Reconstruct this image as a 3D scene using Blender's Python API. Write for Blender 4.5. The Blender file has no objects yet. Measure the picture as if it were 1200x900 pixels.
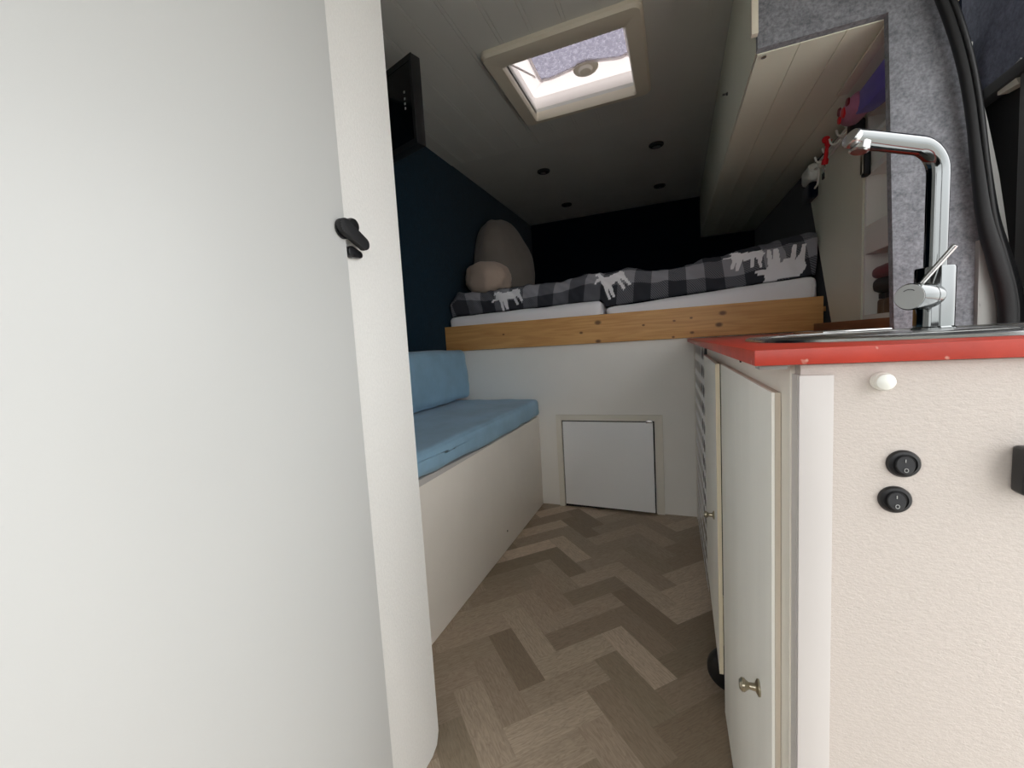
import bpy, bmesh, math, random
from mathutils import Vector, Matrix, noise
random.seed(7)
SC = bpy.context.scene
COL = SC.collection
PI = math.pi

# ------------------------------------------------------------------ camera
F = 484.0                                   # focal length in pixels of the 1200 px wide photograph
R = Matrix(((0.92845343, 0.02139712, 0.37083202),
            (0.36655041, 0.10881965, -0.92401249),
            (-0.06012502, 0.9938312, 0.09319086)))
EYE = Vector((0, 0, 0.9))
cam_d = bpy.data.cameras.new('camera')
cam = bpy.data.objects.new('camera', cam_d)
COL.objects.link(cam)
M4 = R.to_4x4()
M4.translation = EYE
cam.matrix_world = M4
cam_d.sensor_fit = 'HORIZONTAL'
cam_d.sensor_width = 36
cam_d.lens = F * 36 / 1200
cam_d.clip_start = 0.01
SC.camera = cam

# ------------------------------------------------------------------ materials
def srgb(c):
    o = []
    for v in c:
        v /= 255.0
        o.append(v / 12.92 if v <= 0.04045 else ((v + 0.055) / 1.055) ** 2.4)
    return (o[0], o[1], o[2], 1)

class NT:
    def __init__(s, name):
        s.m = bpy.data.materials.new(name)
        s.m.use_nodes = True
        s.t = s.m.node_tree
        s.p = s.t.nodes['Principled BSDF']
    def n(s, kind, **kw):
        nd = s.t.nodes.new(kind)
        for k, v in kw.items():
            setattr(nd, k, v)
        return nd
    def l(s, a, b):
        s.t.links.new(a, b)
    def math(s, op, a, b=None, clamp=False):
        nd = s.n('ShaderNodeMath', operation=op)
        nd.use_clamp = clamp
        for i, v in enumerate((a, b)):
            if v is None: continue
            if isinstance(v, (int, float)): nd.inputs[i].default_value = v
            else: s.l(v, nd.inputs[i])
        return nd.outputs[0]
    def mix(s, f, a, b):
        nd = s.n('ShaderNodeMix', data_type='RGBA')
        for i, v in ((0, f), (6, a), (7, b)):
            if isinstance(v, (int, float)): nd.inputs[i].default_value = v
            elif isinstance(v, tuple): nd.inputs[i].default_value = v
            else: s.l(v, nd.inputs[i])
        return nd.outputs[2]
    def coord(s, scale=(1, 1, 1), which='Object'):
        tc = s.n('ShaderNodeTexCoord')
        mp = s.n('ShaderNodeMapping')
        mp.inputs['Scale'].default_value = scale
        s.l(tc.outputs[which], mp.inputs[0])
        return mp.outputs[0]
    def noise(s, vec, scale, detail=3, rough=0.55):
        nd = s.n('ShaderNodeTexNoise')
        nd.inputs['Scale'].default_value = scale
        nd.inputs['Detail'].default_value = detail
        nd.inputs['Roughness'].default_value = rough
        s.l(vec, nd.inputs['Vector'])
        return nd.outputs[0]
    def ramp(s, f, lo, hi):
        nd = s.n('ShaderNodeMapRange')
        nd.inputs[1].default_value = lo
        nd.inputs[2].default_value = hi
        s.l(f, nd.inputs[0])
        return nd.outputs[0]
    def bump(s, h, strength=0.3, dist=0.002):
        nd = s.n('ShaderNodeBump')
        nd.inputs['Strength'].default_value = strength
        nd.inputs['Distance'].default_value = dist
        s.l(h, nd.inputs['Height'])
        s.l(nd.outputs[0], s.p.inputs['Normal'])
    def set(s, **kw):
        for k, v in kw.items():
            s.p.inputs[k.replace('_', ' ')].default_value = v

def paint(name, c, rough=0.5, var=0.06, vscale=3.0, bscale=180.0, bstr=0.08, bdist=0.001, metal=0.0, spec=0.5, stretch=(1, 1, 1)):
    """painted / plastic / metal surface: slight tone variation and fine bump"""
    t = NT(name)
    v = t.coord(stretch)
    f = t.ramp(t.noise(v, vscale, 4), 0.3, 0.7)
    a = srgb(c)
    b = tuple(x * (1 - var) for x in a[:3]) + (1,)
    t.l(t.mix(f, a, b), t.p.inputs['Base Color'])
    t.set(Roughness=rough, Metallic=metal)
    t.p.inputs['Specular IOR Level'].default_value = spec
    if bstr:
        t.bump(t.noise(v, bscale, 3), bstr, bdist)
    return t.m

def felt(name, c, c2, scale=90.0, rough=0.95, bstr=0.6):
    t = NT(name)
    v = t.coord((1, 1, 1))
    n1 = t.noise(v, scale, 5, 0.7)
    n2 = t.noise(v, scale * 0.25, 3)
    f = t.ramp(t.math('ADD', t.math('MULTIPLY', n1, 0.65), t.math('MULTIPLY', n2, 0.35)), 0.36, 0.64)
    t.l(t.mix(f, srgb(c), srgb(c2)), t.p.inputs['Base Color'])
    t.set(Roughness=rough)
    t.p.inputs['Specular IOR Level'].default_value = 0.1
    t.p.inputs['Sheen Weight'].default_value = 0.15
    t.bump(n1, bstr, 0.003)
    return t.m

def woven(name, c, stretch, scale=95.0, bstr=0.55, dist=0.0016):
    """embossed woven wallpaper / glass-fibre lining"""
    t = NT(name)
    v = t.coord(stretch)
    n1 = t.noise(v, scale, 3, 0.6)
    n2 = t.noise(t.coord((1, 1, 1)), scale * 1.7, 2)
    h = t.math('ADD', t.math('MULTIPLY', n1, 0.7), t.math('MULTIPLY', n2, 0.3))
    f = t.ramp(h, 0.35, 0.65)
    a = srgb(c)
    b = tuple(x * 0.93 for x in a[:3]) + (1,)
    t.l(t.mix(f, b, a), t.p.inputs['Base Color'])
    t.set(Roughness=0.6)
    t.bump(h, bstr, dist)
    return t.m

def fabric(name, c, rough=0.9, var=0.12, scale=500.0):
    t = NT(name)
    v = t.coord()
    a = srgb(c)
    b = tuple(x * (1 - var) for x in a[:3]) + (1,)
    f = t.ramp(t.noise(v, 7, 4), 0.3, 0.7)
    t.l(t.mix(f, a, b), t.p.inputs['Base Color'])
    t.set(Roughness=rough)
    t.p.inputs['Specular IOR Level'].default_value = 0.2
    t.p.inputs['Sheen Weight'].default_value = 0.2
    t.bump(t.noise(v, scale, 2), 0.25, 0.0008)
    return t.m

WHITE = paint('white_paint', (240, 239, 233), 0.45, 0.05)
WARDROBE = paint('wardrobe_white', (204, 206, 204), 0.38, 0.03, 1.2, 260, 0.05)
STRIPM = woven('embossed_white', (242, 242, 238), (1, 1, 0.55), 300, 0.5)
PANELM = woven('woven_warm_white', (200, 192, 184), (0.55, 1, 1), 420, 0.8, 0.0012)
TRIMW = paint('trim_white', (202, 198, 194), 0.35, 0.03, 4, 200, 0.04)
FRAMEW = paint('frame_offwhite', (236, 232, 220), 0.5, 0.06, 5)
DOORW = paint('door_brushed_white', (250, 250, 243), 0.5, 0.09, 9, 120, 0.25, 0.0012, stretch=(1, 1, 0.12))
EDGEW = paint('door_edge_wood_white', (206, 196, 180), 0.6, 0.18, 14, 120, 0.2, stretch=(1, 1, 0.15))
EDGEC = paint('door_edge_cream', (226, 216, 190), 0.55, 0.12, 14, 120, 0.15, stretch=(1, 1, 0.15))
BEDWALL = paint('bed_wall_white', (246, 244, 238), 0.55, 0.05, 2)
BENCHW = paint('bench_white', (249, 243, 233), 0.5, 0.07, 3, 150, 0.1)
HATCHW = paint('hatch_white', (250, 252, 253), 0.3, 0.03, 4, 300, 0.05)
CEILW = paint('ceiling_white', (202, 203, 196), 0.5, 0.06, 2)
CEILR = paint('ceiling_rear_grey', (200, 201, 195), 0.55, 0.07, 3)
OVERW = paint('overhead_white', (232, 234, 216), 0.45, 0.05, 2)
CREAM = paint('vent_cream', (216, 209, 190), 0.4, 0.04, 3)
SHAFT = paint('vent_shaft_white', (240, 232, 226), 0.45, 0.03, 3)
BLACK = paint('black_plastic', (22, 23, 25), 0.35, 0.2, 20)
BLACKM = paint('matte_black_plastic', (30, 31, 33), 0.6, 0.2, 20)
RUBBER = paint('black_rubber', (11, 12, 14), 0.5, 0.25, 12, 90, 0.2)
MARK = paint('mark_grey', (168, 170, 168), 0.5, 0.05)
CHROME = paint('chrome', (116, 119, 119), 0.07, 0.04, 6, 60, 0.015, metal=1.0)
STEEL = paint('brushed_steel', (196, 197, 195), 0.24, 0.08, 30, 200, 0.05, metal=1.0, stretch=(1, 1, 1))
BRASS = paint('pewter_knob', (176, 168, 148), 0.28, 0.15, 40, metal=1.0)
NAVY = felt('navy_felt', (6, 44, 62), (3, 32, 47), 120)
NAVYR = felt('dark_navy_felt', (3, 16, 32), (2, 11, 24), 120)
GREYF = felt('grey_felt', (146, 148, 153), (100, 102, 107), 120)
DOORF = felt('blue_grey_felt', (120, 126, 142), (88, 94, 110), 95)
BLUE = fabric('blue_cushion_fabric', (150, 190, 216), 0.85, 0.2)
GREYP = fabric('grey_pillow_fabric', (136, 128, 121))
BEIGEP = fabric('beige_pillow_fabric', (196, 176, 160))
SHEET = fabric('white_sheet', (250, 250, 254), 0.9, 0.03)
VIOLET = fabric('violet_fabric', (92, 80, 180), 0.6, 0.25)
PINK = fabric('pink_fabric', (190, 120, 150), 0.8, 0.4)
REDC = fabric('red_strap', (214, 30, 40), 0.6, 0.2)
DKRED = fabric('dark_red_fabric', (120, 22, 42), 0.7, 0.3)
WHITEP = paint('white_plastic', (236, 238, 230), 0.3, 0.03)
BODYP = paint('van_body_grey', (150, 150, 146), 0.35, 0.05)
DARKV = paint('dark_void', (12, 13, 15), 0.8, 0.2)  # near-black; doubles as painted shade in the cabinet and hatch gap
SEAMD = paint('seam_dark', (92, 88, 78), 0.8, 0.2)
BROWNJ = paint('brown_jar', (110, 84, 62), 0.4, 0.3, 30)
BOUNCEG = paint('pale_bounce_ground', (188, 186, 180), 0.9, 0.2, 5)  # tone kept pale to bounce daylight into the van

def screen_mat():
    t = NT('tv_screen')
    v = t.coord()
    t.l(t.mix(t.noise(v, 8), (0.002, 0.002, 0.003, 1), (0.004, 0.005, 0.007, 1)), t.p.inputs['Base Color'])
    t.set(Roughness=0.12)
    return t.m
SCREEN = screen_mat()

def red_mat():
    t = NT('red_worktop')
    v = t.coord()
    f = t.ramp(t.noise(v, 22, 5, 0.6), 0.35, 0.7)
    base = t.mix(f, srgb((184, 60, 42)), srgb((162, 50, 35)))
    chip = t.ramp(t.noise(v, 60, 2), 0.70, 0.74)
    t.l(t.mix(t.math('MULTIPLY', chip, 0.6), base, srgb((222, 190, 172))), t.p.inputs['Base Color'])
    t.set(Roughness=0.38)
    t.bump(t.noise(v, 160, 3), 0.15, 0.001)
    return t.m
RED = red_mat()

def wood_mat(name, light, dark, knots=(), along='X', sc=1.0):
    t = NT(name)
    st = (0.5, 7, 7) if along == 'X' else (7, 0.5, 7)
    v = t.coord(st)
    n1 = t.noise(v, 9 * sc, 5, 0.65)
    n0 = t.noise(v, 2.2 * sc, 3)
    wv = t.math('SINE', t.math('ADD', t.math('MULTIPLY', n0, 46), t.math('MULTIPLY', n1, 5)))
    f = t.math('ADD', t.math('MULTIPLY', t.ramp(wv, -1, 1), 0.35), t.math('MULTIPLY', t.ramp(n1, 0.3, 0.7), 0.5))
    c = t.mix(f, srgb(light), srgb(dark))
    tc = t.n('ShaderNodeTexCoord').outputs['Object']
    for (x, y, z, r) in knots:
        mp = t.n('ShaderNodeMapping', vector_type='TEXTURE')
        mp.inputs['Location'].default_value = (x, y, z)
        mp.inputs['Scale'].default_value = (1.5, 1, 1)
        t.l(tc, mp.inputs[0])
        sx = t.n('ShaderNodeSeparateXYZ'); t.l(mp.outputs[0], sx.inputs[0])
        d = t.math('SQRT', t.math('ADD', t.math('POWER', sx.outputs[0], 2), t.math('POWER', sx.outputs[2], 2)))
        k = t.ramp(d, r, r * 0.45)
        c = t.mix(t.math('MULTIPLY', k, 0.85), c, srgb((88, 50, 24)))
    t.l(c, t.p.inputs['Base Color'])
    t.set(Roughness=0.5)
    t.bump(n1, 0.12, 0.001)
    return t.m
KN = []
PINE = None   # made once the board is placed
SILLW = wood_mat('brown_sill_wood', (150, 98, 60), (104, 64, 38), along='Y')

def floor_mat():
    t = NT('herringbone_vinyl')
    at = t.n('ShaderNodeAttribute', attribute_name='plank')
    sx = t.n('ShaderNodeSeparateColor'); t.l(at.outputs['Color'], sx.inputs[0])
    uv = t.n('ShaderNodeUVMap', uv_map='grain')
    mp = t.n('ShaderNodeMapping'); mp.inputs['Scale'].default_value = (4, 34, 1)
    t.l(uv.outputs[0], mp.inputs[0])
    n1 = t.noise(mp.outputs[0], 3.0, 5, 0.65)
    mp2 = t.n('ShaderNodeMapping'); mp2.inputs['Scale'].default_value = (2.4, 11, 1)
    t.l(uv.outputs[0], mp2.inputs[0])
    n2 = t.noise(mp2.outputs[0], 2.0, 2)
    wv = t.ramp(t.math('SINE', t.math('MULTIPLY', n2, 60)), -0.2, 1)
    a = t.mix(sx.outputs[0], srgb((134, 117, 98)), srgb((228, 208, 186)))
    a = t.mix(t.math('MULTIPLY', sx.outputs[1], 0.5), a, srgb((150, 140, 118)))
    g = t.math('ADD', t.math('MULTIPLY', t.ramp(n1, 0.35, 0.7), 0.36), t.math('MULTIPLY', wv, 0.16))
    c = t.mix(g, a, srgb((104, 86, 68)))
    t.l(c, t.p.inputs['Base Color'])
    t.set(Roughness=0.5)
    t.bump(n1, 0.15, 0.0008)
    return t.m
FLOORM = floor_mat()

def duvet_mat():
    t = NT('plaid_duvet')
    uv = t.n('ShaderNodeUVMap', uv_map='cloth')
    sx = t.n('ShaderNodeSeparateXYZ'); t.l(uv.outputs[0], sx.inputs[0])
    P = 0.17
    def band(o):
        return t.math('GREATER_THAN', t.math('FRACT', t.math('DIVIDE', o, P)), 0.5)
    a, b = band(sx.outputs[0]), band(sx.outputs[1])
    tw = t.math('GREATER_THAN', t.math('FRACT', t.math('MULTIPLY', t.math('ADD', sx.outputs[0], sx.outputs[1]), 95)), 0.5)
    s = t.math('ADD', a, b)                       # 0 dark, 1 twill mid, 2 light
    lo = srgb((58, 60, 66)); hi = srgb((150, 150, 156))
    mid = t.mix(tw, srgb((74, 76, 82)), srgb((120, 121, 127)))
    c = t.mix(t.math('MULTIPLY', s, 1.0, True), lo, mid)
    c = t.mix(t.math('SUBTRACT', s, 1.0, True), c, hi)
    at = t.n('ShaderNodeAttribute', attribute_name='motif')
    m = t.ramp(at.outputs['Fac'], 0.35, 0.65)
    c = t.mix(m, c, srgb((246, 245, 248)))
    t.l(c, t.p.inputs['Base Color'])
    t.set(Roughness=0.9)
    t.p.inputs['Specular IOR Level'].default_value = 0.15
    t.bump(t.noise(t.coord(), 300, 2), 0.2, 0.0008)
    return t.m
DUVET = duvet_mat()

def pane_mat():
    """thin rippled acrylic: part clear, part milky where the ripples are"""
    t = NT('rippled_acrylic')
    out = t.t.nodes['Material Output']
    v = t.coord()
    f = t.ramp(t.noise(v, 75, 5, 0.7), 0.42, 0.60)
    tr = t.n('ShaderNodeBsdfTransparent'); tr.inputs[0].default_value = (0.42, 0.41, 0.44, 1)
    tl = t.n('ShaderNodeBsdfTranslucent'); tl.inputs[0].default_value = (0.22, 0.21, 0.24, 1)
    m = t.n('ShaderNodeMixShader')
    t.l(t.math('ADD', t.math('MULTIPLY', f, 0.55), 0.25), m.inputs[0])
    t.l(tr.outputs[0], m.inputs[1]); t.l(tl.outputs[0], m.inputs[2])
    m2 = t.n('ShaderNodeMixShader'); m2.inputs[0].default_value = 0.06
    gl = t.n('ShaderNodeBsdfGlossy'); gl.inputs['Roughness'].default_value = 0.2
    t.l(m.outputs[0], m2.inputs[1]); t.l(gl.outputs[0], m2.inputs[2])
    t.l(m2.outputs[0], out.inputs[0])
    return t.m
def milky_mat(name='milky_lid_plastic', col=(0.37, 0.335, 0.325, 1), f=0.6):
    """white translucent plastic of the vent lid"""
    t = NT(name)
    out = t.t.nodes['Material Output']
    tl = t.n('ShaderNodeBsdfTranslucent'); tl.inputs[0].default_value = col
    t.l(t.mix(t.noise(t.coord(), 4), (0.86, 0.81, 0.77, 1), (0.82, 0.78, 0.74, 1)), t.p.inputs['Base Color'])
    t.set(Roughness=0.45)
    m = t.n('ShaderNodeMixShader'); m.inputs[0].default_value = f
    t.l(t.p.outputs[0], m.inputs[1]); t.l(tl.outputs[0], m.inputs[2]); t.l(m.outputs[0], out.inputs[0])
    return t.m
MILKY = milky_mat()
RIMM = milky_mat('milky_rim_plastic', (0.95, 0.92, 0.9, 1), 0.9)
PANE = pane_mat()

def plank_white(name, c, pitch, axis=0):
    return paint(name, c, 0.45, 0.05, 2)

# ------------------------------------------------------------------ mesh helpers
def B(): return bmesh.new()

def add_box(bm, x0, x1, y0, y1, z0, z1, bev=0.0, seg=2):
    vs = [bm.verts.new((x, y, z)) for z in (z0, z1) for y in (y0, y1) for x in (x0, x1)]
    f = [(0, 2, 3, 1), (4, 5, 7, 6), (0, 1, 5, 4), (2, 6, 7, 3), (0, 4, 6, 2), (1, 3, 7, 5)]
    fs = [bm.faces.new([vs[i] for i in q]) for q in f]
    if bev > 0:
        es = list({e for fc in fs for e in fc.edges})
        bmesh.ops.bevel(bm, geom=es, offset=bev, segments=seg, profile=0.6, affect='EDGES')

def add_prism(bm, pts, ext, bev=0.0):
    """closed polygon of 3-D points pushed along ext"""
    ext = Vector(ext)
    a = [bm.verts.new(Vector(p)) for p in pts]
    b = [bm.verts.new(Vector(p) + ext) for p in pts]
    n = len(pts)
    fs = [bm.faces.new(a), bm.faces.new(b[::-1])]
    for i in range(n):
        fs.append(bm.faces.new((a[i], b[i], b[(i + 1) % n], a[(i + 1) % n])))
    bmesh.ops.recalc_face_normals(bm, faces=fs)
    if bev > 0:
        es = list({e for fc in fs for e in fc.edges})
        bmesh.ops.bevel(bm, geom=es, offset=bev, segments=2, profile=0.6, affect='EDGES')

def catmull(pts, n=8):
    P = [Vector(p) for p in pts]
    P = [P[0] * 2 - P[1]] + P + [P[-1] * 2 - P[-2]]
    out = []
    for i in range(1, len(P) - 2):
        for k in range(n):
            t = k / n
            a, b, c, d = P[i - 1], P[i], P[i + 1], P[i + 2]
            out.append(0.5 * ((2 * b) + (c - a) * t + (2 * a - 5 * b + 4 * c - d) * t * t + (3 * b - a - 3 * c + d) * t ** 3))
    out.append(P[-2])
    return out

def add_tube(bm, path, r, n=12, caps=True, section=None, closed=False):
    """tube along a polyline; r a number or list; section = list of (u,v) multipliers"""
    P = [Vector(p) for p in path]
    m = len(P)
    T = []
    for i in range(m):
        if closed: d = P[(i + 1) % m] - P[i - 1]
        else: d = P[min(i + 1, m - 1)] - P[max(i - 1, 0)]
        T.append(d.normalized())
    up = Vector((0, 0, 1)) if abs(T[0].z) < 0.9 else Vector((0, 1, 0))
    N = (up - T[0] * up.dot(T[0])).normalized()
    rings = []
    sec = section or [(math.cos(2 * PI * k / n), math.sin(2 * PI * k / n)) for k in range(n)]
    for i in range(m):
        N = (N - T[i] * N.dot(T[i])).normalized()
        Bn = T[i].cross(N)
        rr = r[i] if isinstance(r, (list, tuple)) else r
        rings.append([bm.verts.new(P[i] + N * (u * rr) + Bn * (v * rr)) for u, v in sec])
    k = len(sec)
    fs = []
    for i in range(m if closed else m - 1):
        a, b = rings[i], rings[(i + 1) % m]
        for j in range(k):
            fs.append(bm.faces.new((a[j], a[(j + 1) % k], b[(j + 1) % k], b[j])))
    if caps and not closed:
        fs.append(bm.faces.new(rings[0][::-1])); fs.append(bm.faces.new(rings[-1]))
    bmesh.ops.recalc_face_normals(bm, faces=fs)

def add_lathe(bm, prof, base, axis, n=32):
    """prof: (radius, height) pairs along axis from base"""
    ax = Vector(axis).normalized()
    u = ax.orthogonal().normalized(); v = ax.cross(u)
    base = Vector(base)
    rings = []
    for r, h in prof:
        if r < 1e-6: rings.append([bm.verts.new(base + ax * h)])
        else: rings.append([bm.verts.new(base + ax * h + u * (r * math.cos(2 * PI * k / n)) + v * (r * math.sin(2 * PI * k / n))) for k in range(n)])
    fs = []
    for a, b in zip(rings[:-1], rings[1:]):
        for k in range(n):
            q = [a[k % len(a)], a[(k + 1) % len(a)], b[(k + 1) % len(b)], b[k % len(b)]]
            q = list(dict.fromkeys(q))
            if len(q) > 2: fs.append(bm.faces.new(q))
    for rg in (rings[0], rings[-1]):
        if len(rg) > 2: fs.append(bm.faces.new(rg))
    bmesh.ops.recalc_face_normals(bm, faces=fs)

def add_soft(bm, x0, x1, y0, y1, z0, z1, r=0.03, cuts=18, bulge=0.0, wr=0.0, wscale=6.0, seed=0, power=2.0):
    """upholstered block: rounded edges, slightly crowned faces, wrinkles"""
    b2 = bmesh.new()
    bmesh.ops.create_cube(b2, size=2)
    bmesh.ops.subdivide_edges(b2, edges=b2.edges[:], cuts=cuts, use_grid_fill=True)
    h = Vector(((x1 - x0) / 2, (y1 - y0) / 2, (z1 - z0) / 2))
    c = Vector(((x1 + x0) / 2, (y1 + y0) / 2, (z1 + z0) / 2))
    vm = {}
    for v in b2.verts:
        q = v.co.copy()
        # spread the cuts towards the edges
        q = Vector([math.sin(t * PI / 2) for t in q])
        p = Vector((q.x * h.x, q.y * h.y, q.z * h.z))
        inn = Vector([max(-(h[i] - r), min(h[i] - r, p[i])) for i in range(3)])
        d = p - inn
        if d.length > 1e-9: p = inn + d.normalized() * r
        cr = [1 - q[i] ** 2 for i in range(3)]
        nrm = Vector((q.x ** 5, q.y ** 5, q.z ** 5))
        if nrm.length > 0: nrm.normalize()
        ax = max(range(3), key=lambda i: abs(q[i]))
        o = [i for i in range(3) if i != ax]
        p += nrm * bulge * (cr[o[0]] * cr[o[1]])
        if wr:
            w = noise.noise(Vector((p.x * wscale + seed, p.y * wscale, p.z * wscale))) + 0.5 * noise.noise(Vector((p.x * wscale * 2.7, p.y * wscale * 2.1 + seed, p.z * wscale * 3)))
            p += nrm * w * wr
        vm[v] = bm.verts.new(p + c)
    for f in b2.faces:
        bm.faces.new([vm[v] for v in f.verts])
    b2.free()

def smooth(o, ang=0.6):
    me = o.data
    for p in me.polygons: p.use_smooth = True
    try: me.set_sharp_from_angle(angle=ang)
    except Exception: pass

def obj(name, bm, mat, parent=None, sm=0.6):
    """link a bmesh (in world coordinates) as one mesh object; children are stored relative to their parent"""
    if parent is not None:
        inv = parent.matrix_world_built.inverted() if hasattr(parent, 'matrix_world_built') else WM[parent.name].inverted()
        bm.transform(inv)
    me = bpy.data.meshes.new(name)
    bm.to_mesh(me); bm.free()
    o = bpy.data.objects.new(name, me)
    COL.objects.link(o)
    me.materials.append(mat)
    if parent is not None: o.parent = parent
    WM[o.name] = WM[parent.name].copy() if parent is not None else Matrix.Identity(4)
    if sm: smooth(o, sm)
    return o
WM = {}

def thing(name, label, cat, loc, group=None):
    o = bpy.data.objects.new(name, None)
    COL.objects.link(o)
    o.empty_display_size = 0.05
    o.location = loc
    WM[o.name] = Matrix.Translation(Vector(loc))
    o['label'] = label; o['category'] = cat
    if group: o['group'] = group
    return o

def tag(o, label, cat, group=None):
    o['label'] = label; o['category'] = cat
    if group: o['group'] = group
    return o

def struct(name, bm, mat, label=None, cat=None, sm=0.6):
    o = obj(name, bm, mat, None, sm)
    o['kind'] = 'structure'
    if label: o['label'] = label
    if cat: o['category'] = cat
    return o

def recentre(o):
    """origin of a one-mesh thing to the middle of its base"""
    me = o.data
    xs = [v.co for v in me.vertices]
    c = Vector(((min(p.x for p in xs) + max(p.x for p in xs)) / 2, (min(p.y for p in xs) + max(p.y for p in xs)) / 2, min(p.z for p in xs)))
    me.transform(Matrix.Translation(-c))
    o.location = c
    WM[o.name] = Matrix.Translation(c)

# ------------------------------------------------------------------ the van shell
XL, XR, YREAR, YBED, ZC = -1.26, 0.60, 3.87, 2.15, 2.02
YF = -1.25                                    # where the living space opens to the cab

# floor: herringbone planks, one mesh
W = 0.0778
bm = B()
uvl = bm.loops.layers.uv.new('grain')
cl = bm.loops.layers.float_color.new('plank')
def fl(u, v):
    s = math.sqrt(0.5)
    return Vector((-0.235 + W * s * ((u + 1) + (v - 1)), 1.082 + W * s * (-(u + 1) + (v - 1)), 0))
for i in range(-40, 41):
    for j in range(-9, 10):
        ou, ov = -i + 3 * j, i + 3 * j
        for (u0, u1, v0, v1, hz) in ((0, 3, 0, 1, True), (3, 4, 0, 3, False)):
            pts = [(u0 + ou, v0 + ov), (u1 + ou, v0 + ov), (u1 + ou, v1 + ov), (u0 + ou, v1 + ov)]
            P = [fl(*p) for p in pts]
            c = sum(P, Vector()) / 4
            if not (XL - 0.2 < c.x < 0.85 and YF - 0.1 < c.y < YBED + 0.2): continue
            f = bm.faces.new([bm.verts.new(p) for p in P])
            tone = random.choice((0.1, 0.25, 0.4, 0.5, 0.6, 0.85, 1.0)) * random.uniform(0.85, 1.0)
            col = (tone, random.random(), 0, 1)
            off = random.random() * 30
            for lp, p in zip(f.loops, pts):
                a, b = (p[0], p[1]) if hz else (p[1], p[0])
                lp[uvl].uv = ((a - ou) * 0.16 + off, (b - ov) * 0.16 + off * 1.7)
                lp[cl] = col
bmesh.ops.remove_doubles(bm, verts=bm.verts[:], dist=0.0005)
for co, no in (((XL, 0, 0), (-1, 0, 0)), ((0.66, 0, 0), (1, 0, 0)), ((0, YF, 0), (0, -1, 0)), ((0, YBED + 0.03, 0), (0, 1, 0))):
    bmesh.ops.bisect_plane(bm, geom=bm.verts[:] + bm.edges[:] + bm.faces[:], plane_co=co, plane_no=no, clear_outer=True)
floor = struct('floor', bm, FLOORM, sm=0)

bm = B(); add_box(bm, XL - 0.05, 0.70, YF, YREAR + 0.04, -0.06, -0.002)
struct('trim_1', bm, DARKV, 'dark subfloor under the vinyl', sm=0)

bm = B(); add_box(bm, XL - 0.04, XL, 0.06, YREAR + 0.04, 0, ZC + 0.03)
struct('wall_left', bm, NAVY, sm=0)
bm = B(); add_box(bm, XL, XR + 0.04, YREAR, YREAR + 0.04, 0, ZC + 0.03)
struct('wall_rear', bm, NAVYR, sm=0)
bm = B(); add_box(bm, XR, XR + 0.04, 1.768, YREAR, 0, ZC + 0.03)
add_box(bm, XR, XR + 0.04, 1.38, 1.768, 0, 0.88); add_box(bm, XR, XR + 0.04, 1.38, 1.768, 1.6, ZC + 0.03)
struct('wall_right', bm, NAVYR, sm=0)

# ceiling: grooved boards with the vent opening, smooth rear panel beyond the joint
VX0, VX1, VY0, VY1 = -0.612, -0.148, 1.648, 2.075
YJ = 2.36
def grooved(bm, x0, x1, y0, y1, z, xs, w=0.006, d=0.006, t=0.03):
    edge = [x0] + [q for x in xs if x0 + .01 < x < x1 - .01 for q in (x - w / 2, x + w / 2)] + [x1]
    for k in range(len(edge) - 1):
        up = d if k % 2 else 0
        add_box(bm, edge[k], edge[k + 1], y0, y1, z + up, z + t)
gx = []
x = -1.18
while x < 0.7:
    gx += [x, x + 0.014]
    x += 0.119
bm = B()
for (x0, x1, y0, y1) in ((XL, VX0, YF, YJ), (VX0, VX1, YF, VY0), (VX0, VX1, VY1, YJ), (VX1, XR + 0.04, YF, YJ)):
    grooved(bm, x0, x1, y0, y1, ZC, gx, 0.003, 0.002)
struct('ceiling', bm, CEILW, sm=0)
bm = B(); add_box(bm, XL, XR, YJ, YREAR, ZC + 0.004, ZC + 0.03)
struct('trim_2', bm, CEILR, 'smooth grey rear ceiling panel', sm=0)
bm = B(); add_box(bm, XL - 0.04, XR + 0.06, YF, VY0 - 0.03, ZC + 0.031, ZC + 0.05); add_box(bm, XL - 0.04, XR + 0.06, VY1 + 0.03, YREAR + 0.04, ZC + 0.031, ZC + 0.05)
add_box(bm, XL - 0.04, VX0 - 0.03, VY0 - 0.03, VY1 + 0.03, ZC + 0.031, ZC + 0.05); add_box(bm, VX1 + 0.03, XR + 0.06, VY0 - 0.03, VY1 + 0.03, ZC + 0.031, ZC + 0.05)
struct('trim_3', bm, BODYP, 'unseen van roof skin added to stop light leaks', sm=0)  # out of view, put in against light leaks above the ceiling

# unseen cab in front, added to shape the daylight: door panels and dashboard
bm = B(); add_box(bm, XL - 0.04, XL, YF, 0.0595, -0.3, 0.75)
struct('trim_7', bm, BODYP, 'unseen cab door panel below the driver window, added to shape the daylight', sm=0)
bm = B(); add_box(bm, XR + 0.02, XR + 0.06, YF, -0.6, -0.3, 0.75)
struct('trim_8', bm, BODYP, 'unseen cab door panel below the passenger window, added to shape the daylight', sm=0)
bm = B(); add_prism(bm, [(XL, YF - 0.45, -0.3), (XL, YF - 0.005, -0.3), (XL, YF - 0.005, 0.75), (XL, YF - 0.2, 0.95), (XL, YF - 0.45, 0.95)], (XR + 0.06 - XL, 0, 0))
struct('trim_9', bm, BLACKM, 'unseen dashboard block added to shade the front daylight', sm=0)

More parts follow.
